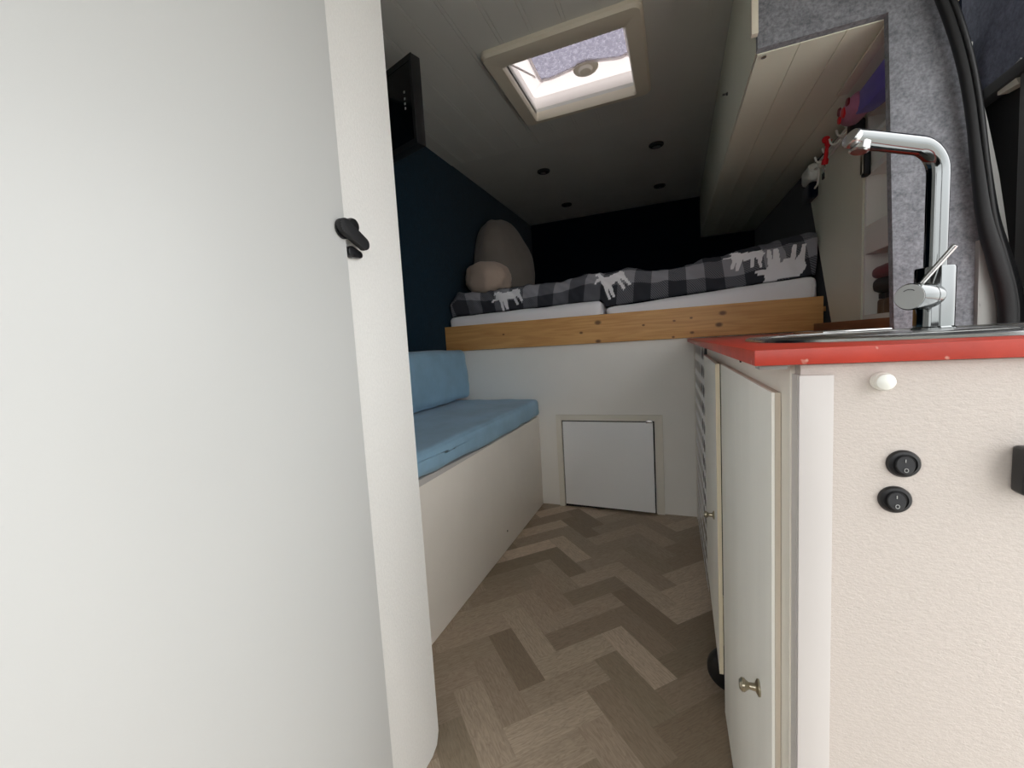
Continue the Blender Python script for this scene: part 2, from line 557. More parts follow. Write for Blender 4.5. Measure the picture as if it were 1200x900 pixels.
# unseen cab pillars, added as dark streaks for the chrome to reflect
bm = B(); add_box(bm, XR + 0.0, XR + 0.07, -0.42, -0.28, -0.3, 1.599)
struct('trim_10', bm, BLACKM, 'unseen dark pillar at the front of the sliding door opening, added for reflections', sm=0)
bm = B(); add_box(bm, XL - 0.04, XL + 0.02, -0.62, -0.50, -0.3, 1.619)
struct('trim_11', bm, BLACKM, 'unseen dark door pillar behind the driver window, added for reflections', sm=0)
bm = B(); add_prism(bm, [(XR - 0.03, YF - 0.35, 0.951), (XR + 0.05, YF - 0.35, 0.951), (XR + 0.05, YF - 0.002, 1.659), (XR - 0.03, YF - 0.002, 1.659)], (0, 0.06, 0))
add_prism(bm, [(XL - 0.03, YF - 0.35, 0.951), (XL + 0.05, YF - 0.35, 0.951), (XL + 0.05, YF - 0.002, 1.659), (XL - 0.03, YF - 0.002, 1.659)], (0, 0.06, 0))
struct('trim_12', bm, BLACKM, 'unseen windscreen pillars added for reflections', sm=0)

# header above the sliding-door opening; unseen cab window heads, set low to cut light
bm = B(); add_box(bm, XR, XR + 0.05, YF, 1.27, 1.60, ZC + 0.03); add_box(bm, XL - 0.04, XL, YF, 0.059, 1.62, ZC + 0.03); add_box(bm, XL - 0.04, XR + 0.05, YF - 0.03, YF - 0.001, 1.66, ZC + 0.03)
struct('wall_right_header', bm, GREYF, sm=0)
bpy.data.objects['wall_right_header'].name = 'trim_4'

# felt bulkhead behind the sliding-door opening: fascia above, column on the right
FYB = 1.275
bm = B()
add_prism(bm, [(0.206, FYB, 1.602), (0.465, FYB, 1.602), (0.490, FYB, 0.882), (0.640, FYB, 0.882), (0.640, FYB, 1.06), (0.640, FYB, 1.11), (0.628, FYB, 1.225), (0.614, FYB, 1.365), (0.594, FYB, 1.47), (0.562, FYB, 1.583), (0.555, FYB, 1.60), (0.65, FYB, 1.60), (0.65, FYB, 2.02), (0.206, FYB, 2.02)], (0, 0.022, 0))
struct('wall_felt', bm, GREYF, sm=0)
bpy.data.objects['wall_felt'].name = 'wall_front'

# painted body metal of the door pillar
bm = B()
add_prism(bm, [(0.630, 1.2985, 1.372), (0.645, 1.2985, 1.372), (0.654, 1.2985, 1.33), (0.676, 1.2985, 1.214), (0.695, 1.2985, 1.084), (0.712, 1.2985, 0.95), (0.712, 1.2985, 0.30), (0.600, 1.2985, 0.30), (0.600, 1.2985, 0.88), (0.61, 1.2985, 1.20)], (0, 0.02, 0))
add_prism(bm, [(0.630, 1.262, 1.07), (0.633, 1.262, 0.882), (0.675, 1.262, 0.882), (0.66, 1.262, 1.0)], (0, 0.013, 0))
add_box(bm, 0.635, 0.640, 1.2605, 1.2615, 0.925, 0.93)
struct('trim_5', bm, BODYP, 'pale painted metal of the door pillar', sm=0)

# ------------------------------------------------------------------ sliding door parked outside, seal
t = thing('sliding_door', 'open sliding van door with grey felt top and dark window behind the rubber seal', 'door', (0.78, 1.75, 0.2))
bm = B(); add_box(bm, 0.742, 0.80, 1.10, 2.35, 1.475, 1.85, 0.01); obj('felt_panel', bm, DOORF, t)
bm = B(); add_box(bm, 0.738, 0.80, 1.10, 2.35, 1.446, 1.475, 0.004); obj('window_rail', bm, BLACKM, t)
bm = B(); add_box(bm, 0.770, 0.80, 1.10, 2.35, 0.2, 1.446); obj('inner_panel', bm, DARKV, t)
bm = B(); add_prism(bm, [(0.742, 1.10, 0.75), (0.742, 1.356, 0.75), (0.742, 1.375, 1.446), (0.742, 1.10, 1.446)], (0.03, 0, 0), 0.006); obj('window_pillar', bm, BLACKM, t)
bm = B(); add_prism(bm, [(0.745, 1.39, 1.4458), (0.745, 1.45, 1.4458), (0.745, 1.45, 1.437), (0.745, 1.38, 1.428)], (0.02, 0, 0)); obj('window_edge', bm, CREAM, t)
bm = B(); add_tube(bm, [(0.741, 1.37, 1.478), (0.741, 1.44, 1.455)], 0.002, 8); obj('strip', bm, MARK, t)

sealp = [(0.44, 1.245, 1.80), (0.507, 1.245, 1.69), (0.548, 1.245, 1.583), (0.580, 1.245, 1.47), (0.600, 1.245, 1.365), (0.618, 1.245, 1.225), (0.634, 1.245, 1.11), (0.656, 1.245, 1.02), (0.673, 1.245, 0.945), (0.679, 1.245, 0.865), (0.68, 1.245, 0.6), (0.68, 1.245, 0.2)]
path = catmull(sealp, 6)
sec = []
for k in range(20):                                  # two-lobed section
    a = 2 * PI * k / 20
    rr = 1.0 - 0.22 * (math.cos(2 * a) < -0.55) * 1.0
    sec.append((math.cos(a) * 1.08 * rr, math.sin(a) * 0.95))
bm = B()
rad = [0.0128 + 0.0062 * max(0.0, min(1.0, (1.30 - p.z) / 0.3)) for p in path]
add_tube(bm, path, rad, section=sec)
sl = obj('door_seal', bm, RUBBER, None, 0.9)
t = tag(sl, 'thick black rubber door seal running up the edge of the grey felt', 'door seal')
bm = B()
add_tube(bm, [p + Vector((0.004, -0.0125, 0.001)) for p in path], 0.0055, 10)
obj('lip', bm, RUBBER, sl, 0.9)

# ------------------------------------------------------------------ roof vent
t = thing('roof_vent', 'cream framed roof vent in the ceiling with open rippled lid', 'roof vent', ((VX0 + VX1) / 2, (VY0 + VY1) / 2, ZC - 0.03))
def rrect(x0, x1, y0, y1, r, n=6):
    out = []
    for cx, cy, a0 in ((x1 - r, y1 - r, 0), (x0 + r, y1 - r, 90), (x0 + r, y0 + r, 180), (x1 - r, y0 + r, 270)):
        for k in range(n + 1):
            a = math.radians(a0 + 90 * k / n)
            out.append((cx + r * math.cos(a), cy + r * math.sin(a)))
    return out
def ring(bm, outs):
    """outs: list of (outline, z): skin between successive outlines"""
    loops = [[bm.verts.new((x, y, z)) for x, y in o] for o, z in outs]
    fs = []
    for a, b in zip(loops[:-1], loops[1:]):
        n = len(a)
        for k in range(n):
            fs.append(bm.faces.new((a[k], a[(k + 1) % n], b[(k + 1) % n], b[k])))
    bmesh.ops.recalc_face_normals(bm, faces=fs)
    return loops
bm = B()
A = rrect(VX0 - 0.068, VX1 + 0.068, VY0 - 0.098, VY1 + 0.036, 0.03)
A2 = rrect(VX0 - 0.060, VX1 + 0.060, VY0 - 0.090, VY1 + 0.028, 0.028)
I1 = rrect(VX0 - 0.006, VX1 + 0.006, VY0 - 0.022, VY1 + 0.002, 0.012)
I2 = rrect(VX0, VX1, VY0, VY1 - 0.004, 0.010)
ring(bm, [(A, ZC), (A, ZC - 0.014), (A2, ZC - 0.024), (I1, ZC - 0.026), (I2, ZC - 0.016), (I2, ZC + 0.012)])
obj('frame', bm, CREAM, t)
bm = B()
S0 = rrect(VX0 - 0.002, VX1 + 0.002, VY0 - 0.002, VY1 - 0.002, 0.010)
S1 = rrect(VX0 - 0.006, VX1 + 0.006, VY0 - 0.006, VY1 + 0.004, 0.012)
S2 = rrect(VX0 - 0.012, VX1 + 0.012, VY0 - 0.012, VY1 + 0.012, 0.02)
ring(bm, [(S0, ZC + 0.006), (S1, ZC + 0.016), (S1, ZC + 0.05), (S2, ZC + 0.062), (S2, ZC + 0.088)])
obj('shaft', bm, MILKY, t)
# the lid: white rim tube with curved rear side, rippled pane, knob; raised on struts
zl = ZC + 0.112
lid = [(VX0 + 0.055, VY0 - 0.02), (VX0 + 0.045, VY1 - 0.10), (VX0 + 0.065, VY1 - 0.072), (VX0 + 0.10, VY1 - 0.066), (VX0 + 0.20, VY1 - 0.086), (-0.35, VY1 - 0.10), (VX1 - 0.14, VY1 - 0.088), (VX1 - 0.06, VY1 - 0.064), (VX1 - 0.03, VY1 - 0.072), (VX1 - 0.015, VY1 - 0.10), (VX1 - 0.02, VY0 - 0.02)]
lp = catmull([(x, y, zl) for x, y in lid], 5)
bm = B(); add_tube(bm, lp, 0.007, 10)
lr = obj('lid_rim', bm, RIMM, t)
bm = B(); add_prism(bm, [(p.x, p.y, zl) for p in lp], (0, 0, 0.006)); obj('pane', bm, PANE, lr, 0)
bm = B()
# opaque white skirt of the lid around the pane
fs = []
sk = [(VX0 - 0.014, VY0 - 0.02), (VX0 - 0.014, VY1 - 0.10), (VX0 - 0.014, VY1 + 0.0), (VX0 + 0.05, VY1 + 0.014), (VX0 + 0.18, VY1 + 0.014), (-0.35, VY1 + 0.014), (VX1 - 0.14, VY1 + 0.014), (VX1 - 0.05, VY1 + 0.014), (VX1 + 0.014, VY1 + 0.0), (VX1 + 0.014, VY1 - 0.10), (VX1 + 0.014, VY0 - 0.02)]
so = catmull([(x, y, ZC + 0.088) for x, y in sk], 5)
la = [bm.verts.new(p) for p in lp]; lb = [bm.verts.new(p) for p in so]
for k in range(len(la) - 1):
    bm.faces.new((la[k], la[k + 1], lb[k + 1], lb[k]))
obj('lid_skirt', bm, MILKY, t)
bm = B(); add_lathe(bm, [(0.046, 0), (0.044, 0.006), (0.030, 0.014), (0.026, 0.015), (0.024, 0.024), (0.019, 0.030), (0.008, 0.031), (0.0, 0.031)], (0, 0, 0), (0, 0, -1), 32)
bm.transform(Matrix.Translation((-0.352, VY1 - 0.075, zl - 0.006)) @ Matrix.Rotation(-0.5, 4, 'X') @ Matrix.Diagonal((1.25, 0.8, 1, 1)))
obj('knob', bm, CREAM, t)
bm = B(); add_tube(bm, [(VX0 + 0.01, VY0 + 0.05, ZC + 0.02), (VX0 + 0.03, VY1 - 0.11, zl)], 0.004, 8); obj('stay', bm, SHAFT, t)

# ------------------------------------------------------------------ ceiling spotlights
spots = [((-0.782, 2.73), 'small round ceiling spotlight at left, nearer than the other left one'),
         ((-0.083, 2.71), 'small round ceiling spotlight nearest the overhead cupboard and the vent'),
         ((-0.81, 3.46), 'small round ceiling spotlight at the rear left, furthest above the pillows'),
         ((-0.089, 3.428), 'small round ceiling spotlight at the rear right, just before the dark rear wall')]
for (sx, sy), lb in spots:
    z = ZC + 0.004
    t = thing('ceiling_spotlight', lb, 'ceiling light', (sx, sy, z), 'recessed spotlights over the bed')
    bm = B(); add_lathe(bm, [(0.030, 0.0), (0.042, 0.0), (0.042, 0.006), (0.038, 0.010), (0.031, 0.011), (0.030, 0.0)], (sx, sy, z), (0, 0, -1), 28); obj('ring', bm, BLACKM, t)
    bm = B(); add_lathe(bm, [(0.0, 0.003), (0.018, 0.003), (0.0299, 0.009), (0.0299, 0.0), (0.0, 0.0)], (sx, sy, z), (0, 0, -1), 28); obj('lens', bm, STEEL, t)

# ------------------------------------------------------------------ overhead cupboard
OX = 0.206
t = thing('overhead_cupboard', 'long white overhead cupboard under the ceiling above the bed and worktop', 'cupboard', (0.4, 2.6, 1.6))
yo0, yo1 = FYB + 0.023, YREAR - 0.002
bm = B(); add_prism(bm, [(OX, yo0, 1.606), (OX, yo1, 1.70), (OX, yo1, ZC + 0.003), (OX, YJ, ZC + 0.003), (OX, YJ, ZC - 0.001), (OX, yo0, ZC - 0.001)], (0.018, 0, 0)); obj('door_panel', bm, OVERW, t)
bm = B()
for xa, xb in ((OX + 0.003, 0.300), (0.302, 0.395), (0.397, 0.49), (0.492, XR - 0.001)):
    add_prism(bm, [(xa, yo0, 1.600), (xb, yo0, 1.600), (xb, yo1, 1.694), (xa, yo1, 1.694)], (0, 0, 0.006))
add_prism(bm, [(OX + 0.003, yo0, 1.604), (XR - 0.001, yo0, 1.604), (XR - 0.001, yo1, 1.698), (OX + 0.003, yo1, 1.698)], (0, 0, 0.012))
obj('underside_boards', bm, OVERW, t, 0)
bm = B(); add_box(bm, 0.190, OX - 0.001, 1.255, 1.272, 1.628, ZC - 0.001, 0.002); obj('end_trim', bm, CREAM, t)
bm = B(); add_lathe(bm, [(0.006, 0), (0.006, 0.004), (0.0035, 0.006), (0.0035, 0.016), (0.005, 0.018), (0.0, 0.019)], (OX, 1.90, 1.815), (-1, 0, 0), 16); obj('catch', bm, CHROME, t)
bm = B(); add_box(bm, 0.470, 0.498, 1.30, 1.62, 1.592, 1.5985, 0.002); o = obj('batten', bm, CREAM, t)
bm = B(); add_lathe(bm, [(0.006, 0), (0.006, 0.004), (0.0, 0.005)], (0.225, 1.31, 1.6), (0, 0, -1), 12); obj('screw', bm, STEEL, t)

# ------------------------------------------------------------------ right wall: white panel, shelf unit, hooks
bm = B()
add_prism(bm, [(0.588, 2.40, 1.605), (0.588, 2.36, 1.50), (0.588, 2.05, 0.905), (0.588, 2.05, 0.885), (0.588, 1.768, 0.885), (0.588, 1.768, 1.605)], (0.0115, 0, 0))
struct('trim_6', bm, OVERW, 'plain white wall lining panel between bed and shelves', sm=0)

t = thing('shelf_unit', 'narrow white open shelf niche in the wall beside the grey felt', 'shelf', (0.66, 1.66, 0.882))
s0, s1, zb, zt = 1.50, 1.764, 0.882, 1.60
bm = B(); add_box(bm, 0.592, 0.712, s1 - 0.014, s1, zb, zt, 0.001); obj('side_panel', bm, WHITE, t)
bm = B(); add_box(bm, 0.602, 0.712, s0, s0 + 0.014, zb, zt); obj('side_panel', bm, WHITE, t)
bm = B(); add_box(bm, 0.7125, 0.72, s0, s1, zb, zt); obj('back_panel', bm, WHITE, t)
for z0, z1, lip in ((zb, zb + 0.012, 0.93), (1.128, 1.140, 1.220), (1.380, 1.392, 1.40), (1.485, 1.493, 1.50), (1.565, 1.577, 1.585)):
    bm = B(); add_box(bm, 0.600, 0.712, s0 + 0.0142, s1 - 0.0142, z0, z1); sh = obj('shelf_board', bm, WHITE, t)
    bm = B(); add_box(bm, 0.592, 0.5995, s0 + 0.0142, s1 - 0.0142, z0, lip, 0.001); obj('retaining_lip', bm, WHITE, sh)

# things in the niche
zs = zb + 0.0125
t = thing('pouch', 'dark red and black pouch in the lowest shelf niche above the brown jars', 'pouch', (0.66, 1.66, 1.00))
bm = B(); add_soft(bm, 0.606, 0.70, 1.555, 1.738, 1.0, 1.045, 0.018, 8, 0.006, 0.003, 20, 1); obj('body', bm, BLACKM, t)
bm = B(); add_soft(bm, 0.603, 0.703, 1.553, 1.742, 1.0455, 1.083, 0.016, 8, 0.004, 0.003, 20, 4); obj('flap', bm, DKRED, t)
for (jy, lab) in ((1.700, 'small brown jar in the lowest shelf niche, further from the felt'), (1.655, 'small brown jar in the lowest shelf niche, between its twin and the felt'), (1.610, 'small brown jar in the lowest shelf niche, closest to the felt')):
    t = thing('spice_jar', lab, 'jar', (0.63, jy, zs), 'brown jars in the lowest shelf niche')
    bm = B(); add_lathe(bm, [(0.0, 0), (0.018, 0), (0.02, 0.004), (0.02, 0.075), (0.016, 0.082), (0.0, 0.083)], (0.63, jy, zs), (0, 0, 1), 20); obj('body', bm, BROWNJ, t)
    bm = B(); add_lathe(bm, [(0.0, 0.0835), (0.0175, 0.0835), (0.0175, 0.099), (0.015, 0.101), (0.0, 0.101)], (0.63, jy, zs), (0, 0, 1), 20); obj('lid', bm, BLACKM, t)
bm = B(); add_box(bm, 0.61, 0.70, 1.53, 1.735, 1.4935, 1.512, 0.004)
recentre(tag(obj('tablet', bm, BLACK), 'flat black slab lying in the shelf niche above the tap spout', 'tablet'))

t = thing('hook_rail', 'white rail of small hooks along the top edge of the side wall', 'hook rail', (0.585, 2.0, 1.585))
bm = B(); add_box(bm, 0.576, 0.5875, 1.75, 2.42, 1.57, 1.599, 0.003); obj('rail', bm, WHITE, t)
for hy in (1.80, 1.87, 1.94, 2.02, 2.11, 2.20):
    bm = B(); add_tube(bm, catmull([(0.576, hy, 1.578), (0.562, hy, 1.566), (0.548, hy, 1.570), (0.543, hy, 1.588)], 5), 0.0035, 8); obj('hook', bm, WHITEP, t)

t = thing('carrier_bag', 'violet and pink patterned bag hung where overhead cupboard meets the felt', 'bag', (0.55, 1.6, 1.5))
Pb = [(0.535, 1.74, 1.672), (0.535, 1.69, 1.598), (0.535, 1.44, 1.598), (0.535, 1.44, 1.545), (0.535, 1.53, 1.530), (0.535, 1.65, 1.555), (0.535, 1.735, 1.585)]
bm = B()
pl = [(0.520, 1.36, 1.590), (0.520, 1.66, 1.590), (0.520, 1.665, 1.560), (0.520, 1.64, 1.535), (0.520, 1.55, 1.520), (0.520, 1.45, 1.516), (0.520, 1.36, 1.520)]
add_prism(bm, pl, (0.05, 0, 0), 0.012); obj('bag_body', bm, VIOLET, t)
bm = B(); add_soft(bm, 0.505, 0.565, 1.60, 1.735, 1.540, 1.592, 0.02, 8, 0.004, 0.006, 25, 3); obj('patterned_end', bm, PINK, t)
for (py, pz, r) in ((1.70, 1.578, 0.014), (1.665, 1.560, 0.016), (1.70, 1.553, 0.012), (1.63, 1.574, 0.013)):
    bm = B(); add_lathe(bm, [(0.0, 0.0), (r, 0.0), (r * 0.8, 0.005), (0.0, 0.006)], (0.503, py, pz), (-1, 0.0, 0), 14); obj('flower_patch', bm, DKRED if pz > 1.565 else REDC, t)

t = thing('key_lanyard', 'red key strap with metal ring hanging from the hook rail', 'key strap', (0.54, 2.02, 1.49))
bm = B(); add_tube(bm, catmull([(0.546, 1.955, 1.592), (0.543, 1.965, 1.570), (0.545, 1.985, 1.545), (0.545, 2.0, 1.52)], 4), [0.010] * 4 + [0.006] * 3 + [0.007] * 3 + [0.011] * 3, 8); obj('strap', bm, REDC, t)
bm = B(); add_lathe(bm, [(0.0, 0), (0.012, 0.003), (0.013, 0.01), (0.0, 0.014)], (0.538, 1.952, 1.592), (0, 1, 0.3), 12); obj('knot', bm, REDC, t)
bm = B(); add_tube(bm, [(0.545, 2.005 + 0.014 * math.cos(a), 1.503 + 0.014 * math.sin(a)) for a in [2 * PI * k / 20 for k in range(20)]], 0.002, 8, closed=True); obj('ring', bm, STEEL, t)
bm = B(); add_box(bm, 0.542, 0.547, 2.002, 2.02, 1.468, 1.490, 0.001); obj('key', bm, BLACKM, t)

bm = B(); add_soft(bm, 0.545, 0.585, 1.735, 1.785, 1.505, 1.566, 0.012, 6)
recentre(tag(obj('torch', bm, BLACK), 'black gadget clipped under the rail right above the tap spout', 'gadget'))
t = thing('bottle_opener', 'small brass framed clip on the wall edge below the tap spout tip', 'clip', (0.58, 1.735, 1.37))
bm = B(); add_box(bm, 0.574, 0.5915, 1.715, 1.745, 1.375, 1.452, 0.005); obj('plate', bm, BLACKM, t)
bm = B(); add_box(bm, 0.569, 0.5735, 1.720, 1.738, 1.383, 1.444, 0.002); obj('brass_face', bm, BRASS, t)
t = thing('wall_lamp', 'white plastic lamp on the wall under the hooks at the navy edge', 'lamp', (0.57, 2.25, 1.5))
bm = B(); add_soft(bm, 0.545, 0.587, 2.20, 2.33, 1.53, 1.60, 0.018, 8); obj('body', bm, WHITEP, t)
bm = B(); add_tube(bm, catmull([(0.566, 2.20, 1.568), (0.566, 2.15, 1.55), (0.566, 2.16, 1.50), (0.566, 2.20, 1.49)], 5), 0.004, 8); obj('cable', bm, WHITEP, t)
bm = B(); add_soft(bm, 0.55, 0.587, 2.22, 2.34, 1.46, 1.529, 0.014, 8)
recentre(tag(obj('hanging_cloth', bm, NAVYR), 'dark cloth bundle hanging just below the white wall lamp', 'cloth'))

# ------------------------------------------------------------------ wardrobe at the left
t = thing('wardrobe', 'tall white wardrobe filling the left foreground with smooth door and embossed edge panel', 'wardrobe', (-0.88, 0.32, 0))
WX, WE = -0.51, 0.708
bm = B()
# side panel with the embossed strip, rounded at its foot
prof = [(WX, 0.06, 0.02), (WX, WE - 0.03, 0.02), (WX, WE - 0.010, 0.030), (WX, WE, 0.055), (WX, WE + 0.012, 2.018), (WX, 0.06, 2.018)]
add_prism(bm, prof, (-0.018, 0, 0), 0.0025)
obj('side_panel', bm, STRIPM, t)
bm = B(); add_box(bm, XL + 0.002, WX - 0.0185, WE - 0.018, WE - 0.001, 0, 2.016); obj('end_panel', bm, WHITE, t)
bm = B(); add_box(bm, XL + 0.002, WX - 0.0185, 0.06, 0.078, 0, 2.016); obj('end_panel', bm, WHITE, t)
bm = B(); add_box(bm, WX - 0.035, WX - 0.019, 0.08, WE - 0.02, 0.0, 0.07); obj('plinth', bm, WHITE, t)
bm = B(); add_prism(bm, [(WX + 0.0015, 0.08, 0.04), (WX + 0.0015, 0.545, 0.04), (WX + 0.0015, 0.560, 2.0), (WX + 0.0015, 0.08, 2.0)], (0.009, 0, 0), 0.002)
dr = obj('door', bm, WARDROBE, t)
# turn latch: pivoting tongue over the door edge, stub below
lx = WX + 0.0115
bm = B()
def capsule(bm, a, b, ra, rb, x0, x1, n=10):
    a, b = Vector((0, *a)), Vector((0, *b))
    d = (b - a).normalized(); base = math.atan2(d.z, d.y)
    pts = []
    for k in range(n + 1):
        an = base + PI / 2 + PI * k / n
        pts.append((x0, a.y + ra * math.cos(an), a.z + ra * math.sin(an)))
    for k in range(n + 1):
        an = base - PI / 2 + PI * k / n
        pts.append((x0, b.y + rb * math.cos(an), b.z + rb * math.sin(an)))
    add_prism(bm, pts, (x1 - x0, 0, 0), 0.0025)
capsule(bm, (0.541, 1.106), (0.582, 1.086), 0.0125, 0.0105, lx + 0.003, lx + 0.014)
la = obj('turn_latch', bm, BLACKM, t)
bm = B(); add_lathe(bm, [(0.0, 0.0), (0.0125, 0.0), (0.0125, 0.006), (0.011, 0.009), (0.0, 0.010)], (lx + 0.001, 0.563, 1.112), (1, 0, 0), 20)
add_lathe(bm, [(0.0, 0), (0.016, 0.0), (0.016, 0.0028), (0.0, 0.0028)], (lx, 0.545, 1.104), (1, 0, 0), 20); obj('pivot_cap', bm, BLACK, la)
bm = B(); capsule(bm, (0.566, 1.072), (0.584, 1.070), 0.0095, 0.006, WX + 0.0005, WX + 0.011); obj('catch_block', bm, BLACK, la)

# ------------------------------------------------------------------ TV on the left wall
t = thing('television', 'small black flat television mounted on the navy wall high above the bench', 'television', (-1.05, 1.38, 1.64))
def tvp(u, v, z):      # u along the screen from right edge to wall, v = depth behind the screen
    o = Vector((-0.848, 1.344, 0)); e = Vector((-0.955, 0.297, 0)).normalized(); n = Vector((0.297, 0.955, 0)).normalized()
    p = o + e * u + n * v
    return (p.x, p.y, z)
def tvbox(bm, u0, u1, v0, v1, z0, z1, bev=0.0):
    add_prism(bm, [tvp(u0, v0, z0), tvp(u1, v0, z0), tvp(u1, v1, z0), tvp(u0, v1, z0)], (0, 0, z1 - z0), bev)
bm = B(); tvbox(bm, 0, 0.36, 0.004, 0.040, 1.645, 1.95, 0.003); obj('casing', bm, BLACK, t)
bm = B()
for a in ((0, 0.36, 1.645, 1.665), (0, 0.36, 1.932, 1.95), (0, 0.014, 1.665, 1.932), (0.346, 0.36, 1.665, 1.932)):
    tvbox(bm, a[0], a[1], -0.002, 0.0035, a[2], a[3])
obj('bezel', bm, BLACKM, t)
bm = B(); tvbox(bm, 0.0145, 0.3455, 0.001, 0.0035, 1.6655, 1.9315); obj('screen', bm, SCREEN, t)
bm = B(); tvbox(bm, 0.22, 0.30, 0.0405, 0.07, 1.75, 1.85, 0.003); add_tube(bm, [tvp(0.26, 0.068, 1.8), (XL + 0.012, 1.56, 1.8)], 0.012, 12); add_box(bm, XL + 0.001, XL + 0.013, 1.51, 1.61, 1.74, 1.86, 0.003); obj('wall_bracket', bm, BLACKM, t)
for k, zz in enumerate((1.835, 1.812, 1.795, 1.779)):
    bm = B(); tvbox(bm, 0.050, 0.056, -0.0012, 0.0009, zz, zz + 0.007); obj('screen_glint', bm, MARK, t)  # pale flecks modelled as reflections on the screen

# ------------------------------------------------------------------ bench, cushions
t = thing('bench_box', 'white bench box along the navy wall under the blue cushions', 'bench', (-0.98, 1.43, 0))
bm = B(); add_box(bm, -0.733, -0.715, 0.715, YBED - 0.001, 0.0, 0.500, 0.002); obj('front_panel', bm, BENCHW, t)
bm = B(); add_box(bm, XL + 0.002, -0.7335, 0.715, YBED - 0.001, 0.482, 0.500); obj('seat_board', bm, BENCHW, t)
bm = B(); add_prism(bm, [(-0.712, 0.72, 0.500), (-0.712, 1.48, 0.500), (-0.712, 1.46, 0.506), (-0.712, 0.72, 0.530)], (-0.02, 0, 0), 0.001); obj('lip', bm, TRIMW, t)
bm = B(); add_lathe(bm, [(0.004, 0), (0.004, 0.002), (0.0, 0.003)], (-0.715, 1.62, 0.08), (1, 0, 0), 10); obj('screw', bm, CHROME, t)

bm = B(); add_soft(bm, XL + 0.006, -0.698, 0.735, YBED - 0.022, 0.509, 0.602, 0.022, 26, 0.006, 0.006, 9, 2)
for v in bm.verts:
    if v.co.z < 0.565: v.co.z += max(0.0, (1.48 - v.co.y) / 0.74) * 0.027
o = obj('seat_cushion', bm, BLUE, None, 0)
for p in o.data.polygons: p.use_smooth = True
recentre(tag(o, 'light blue seat cushion lying flat on the white bench', 'cushion'))
bm = B(); add_soft(bm, XL + 0.03, XL + 0.145, 0.78, YBED - 0.028, 0.0, 0.272, 0.03, 24, 0.008, 0.006, 8, 9)
bm.transform(Matrix.Translation((0, 0, 0.619)))
for v in bm.verts:                                   # leans back a little
    v.co.x += -(v.co.z - 0.619) * 0.06 + 0.008
o = obj('back_cushion', bm, BLUE, None, 0)
for p in o.data.polygons: p.use_smooth = True
recentre(tag(o, 'light blue back cushion standing upright against the navy wall', 'cushion'))

# ------------------------------------------------------------------ bed
kx = []
def at(px, py, X=None, Y=None, Z=None):
    d = R @ Vector((px - 600, 450 - py, -F))
    k = (X - EYE.x) / d.x if X is not None else (Y - EYE.y) / d.y if Y is not None else (Z - EYE.z) / d.z
    return EYE + d * k
for px, py, r in ((700.6, 378, .014), (681, 390, .008), (701, 400, .012), (847, 366.7, .013), (842.6, 380.5, .013), (810, 372.5, .006), (790, 376, .006), (811, 389.7, .008), (754, 381, .006), (789, 395, .006), (590, 392, .006)):
    p = at(px, py, Y=YBED - 0.022)
    kx.append((p.x, p.y, p.z, r))
BX0, BX1, BZ0, BZ1 = XL + 0.003, 0.582, 0.885, 1.028
bc = Vector(((BX0 + BX1) / 2, 2.6, 0))
PINE = wood_mat('pine_board', (226, 176, 112), (196, 138, 78), [(x - bc.x, y - bc.y, z, r) for x, y, z, r in kx])
bed = thing('bed_frame', 'raised bed platform with knotty pine front board across the van', 'bed', tuple(bc))
bm = B(); add_box(bm, BX0, BX1, YBED - 0.022, YBED + 0.004, BZ0, BZ1, 0.003); obj('front_board', bm, PINE, bed)
bm = B(); add_box(bm, XL + 0.003, XR - 0.003, YBED + 0.0045, YBED + 0.02, 0.0, 0.884); obj('base_panel', bm, BEDWALL, bed, 0)
bm = B(); add_box(bm, XL + 0.003, XR - 0.003, YBED + 0.005, YREAR - 0.003, 0.965, 0.985); obj('slat_board', bm, PINE, bed, 0)
# fixed jamb for the hatch
h0, h1, hz = -0.616, -0.070, 0.510
bm = B()
y0, y1 = YBED - 0.008, YBED + 0.004
add_prism(bm, [(h0, y0, 0.0), (h0 + 0.030, y0, 0.0), (h0 + 0.030, y0, hz - 0.030), (h0, y0, hz)], (0, y1 - y0, 0), 0.001)
add_prism(bm, [(h1, y0, 0.0), (h1, y0, hz), (h1 - 0.036, y0, hz - 0.030), (h1 - 0.036, y0, 0.0)], (0, y1 - y0, 0), 0.001)
add_prism(bm, [(h0, y0, hz), (h0 + 0.030, y0, hz - 0.030), (h1 - 0.036, y0, hz - 0.030), (h1, y0, hz)], (0, y1 - y0, 0), 0.001)
hf = obj('hatch_frame', bm, FRAMEW, bed, 0)
bm = B()
add_prism(bm, [(h0 + 0.036, YBED - 0.010, 0.016), (h1 - 0.044, YBED - 0.034, 0.016), (h1 - 0.046, YBED - 0.012, hz - 0.036), (h0 + 0.036, YBED - 0.008, hz - 0.036)], (0, 0.014, 0), 0.002)
hd = obj('hatch_door', bm, HATCHW, bed)
bm = B(); add_box(bm, h0 + 0.032, h1 - 0.040, YBED + 0.0005, YBED + 0.003, 0.001, hz - 0.031); obj('hatch_gap_shade', bm, DARKV, bed, 0)  # dark plate standing in for shade in the gap round the hatch
bm = B(); add_box(bm, h1 - 0.080, h1 - 0.048, YBED - 0.016, YBED - 0.0085, hz - 0.038, hz - 0.026, 0.003); obj('hatch_catch', bm, STEEL, hf)

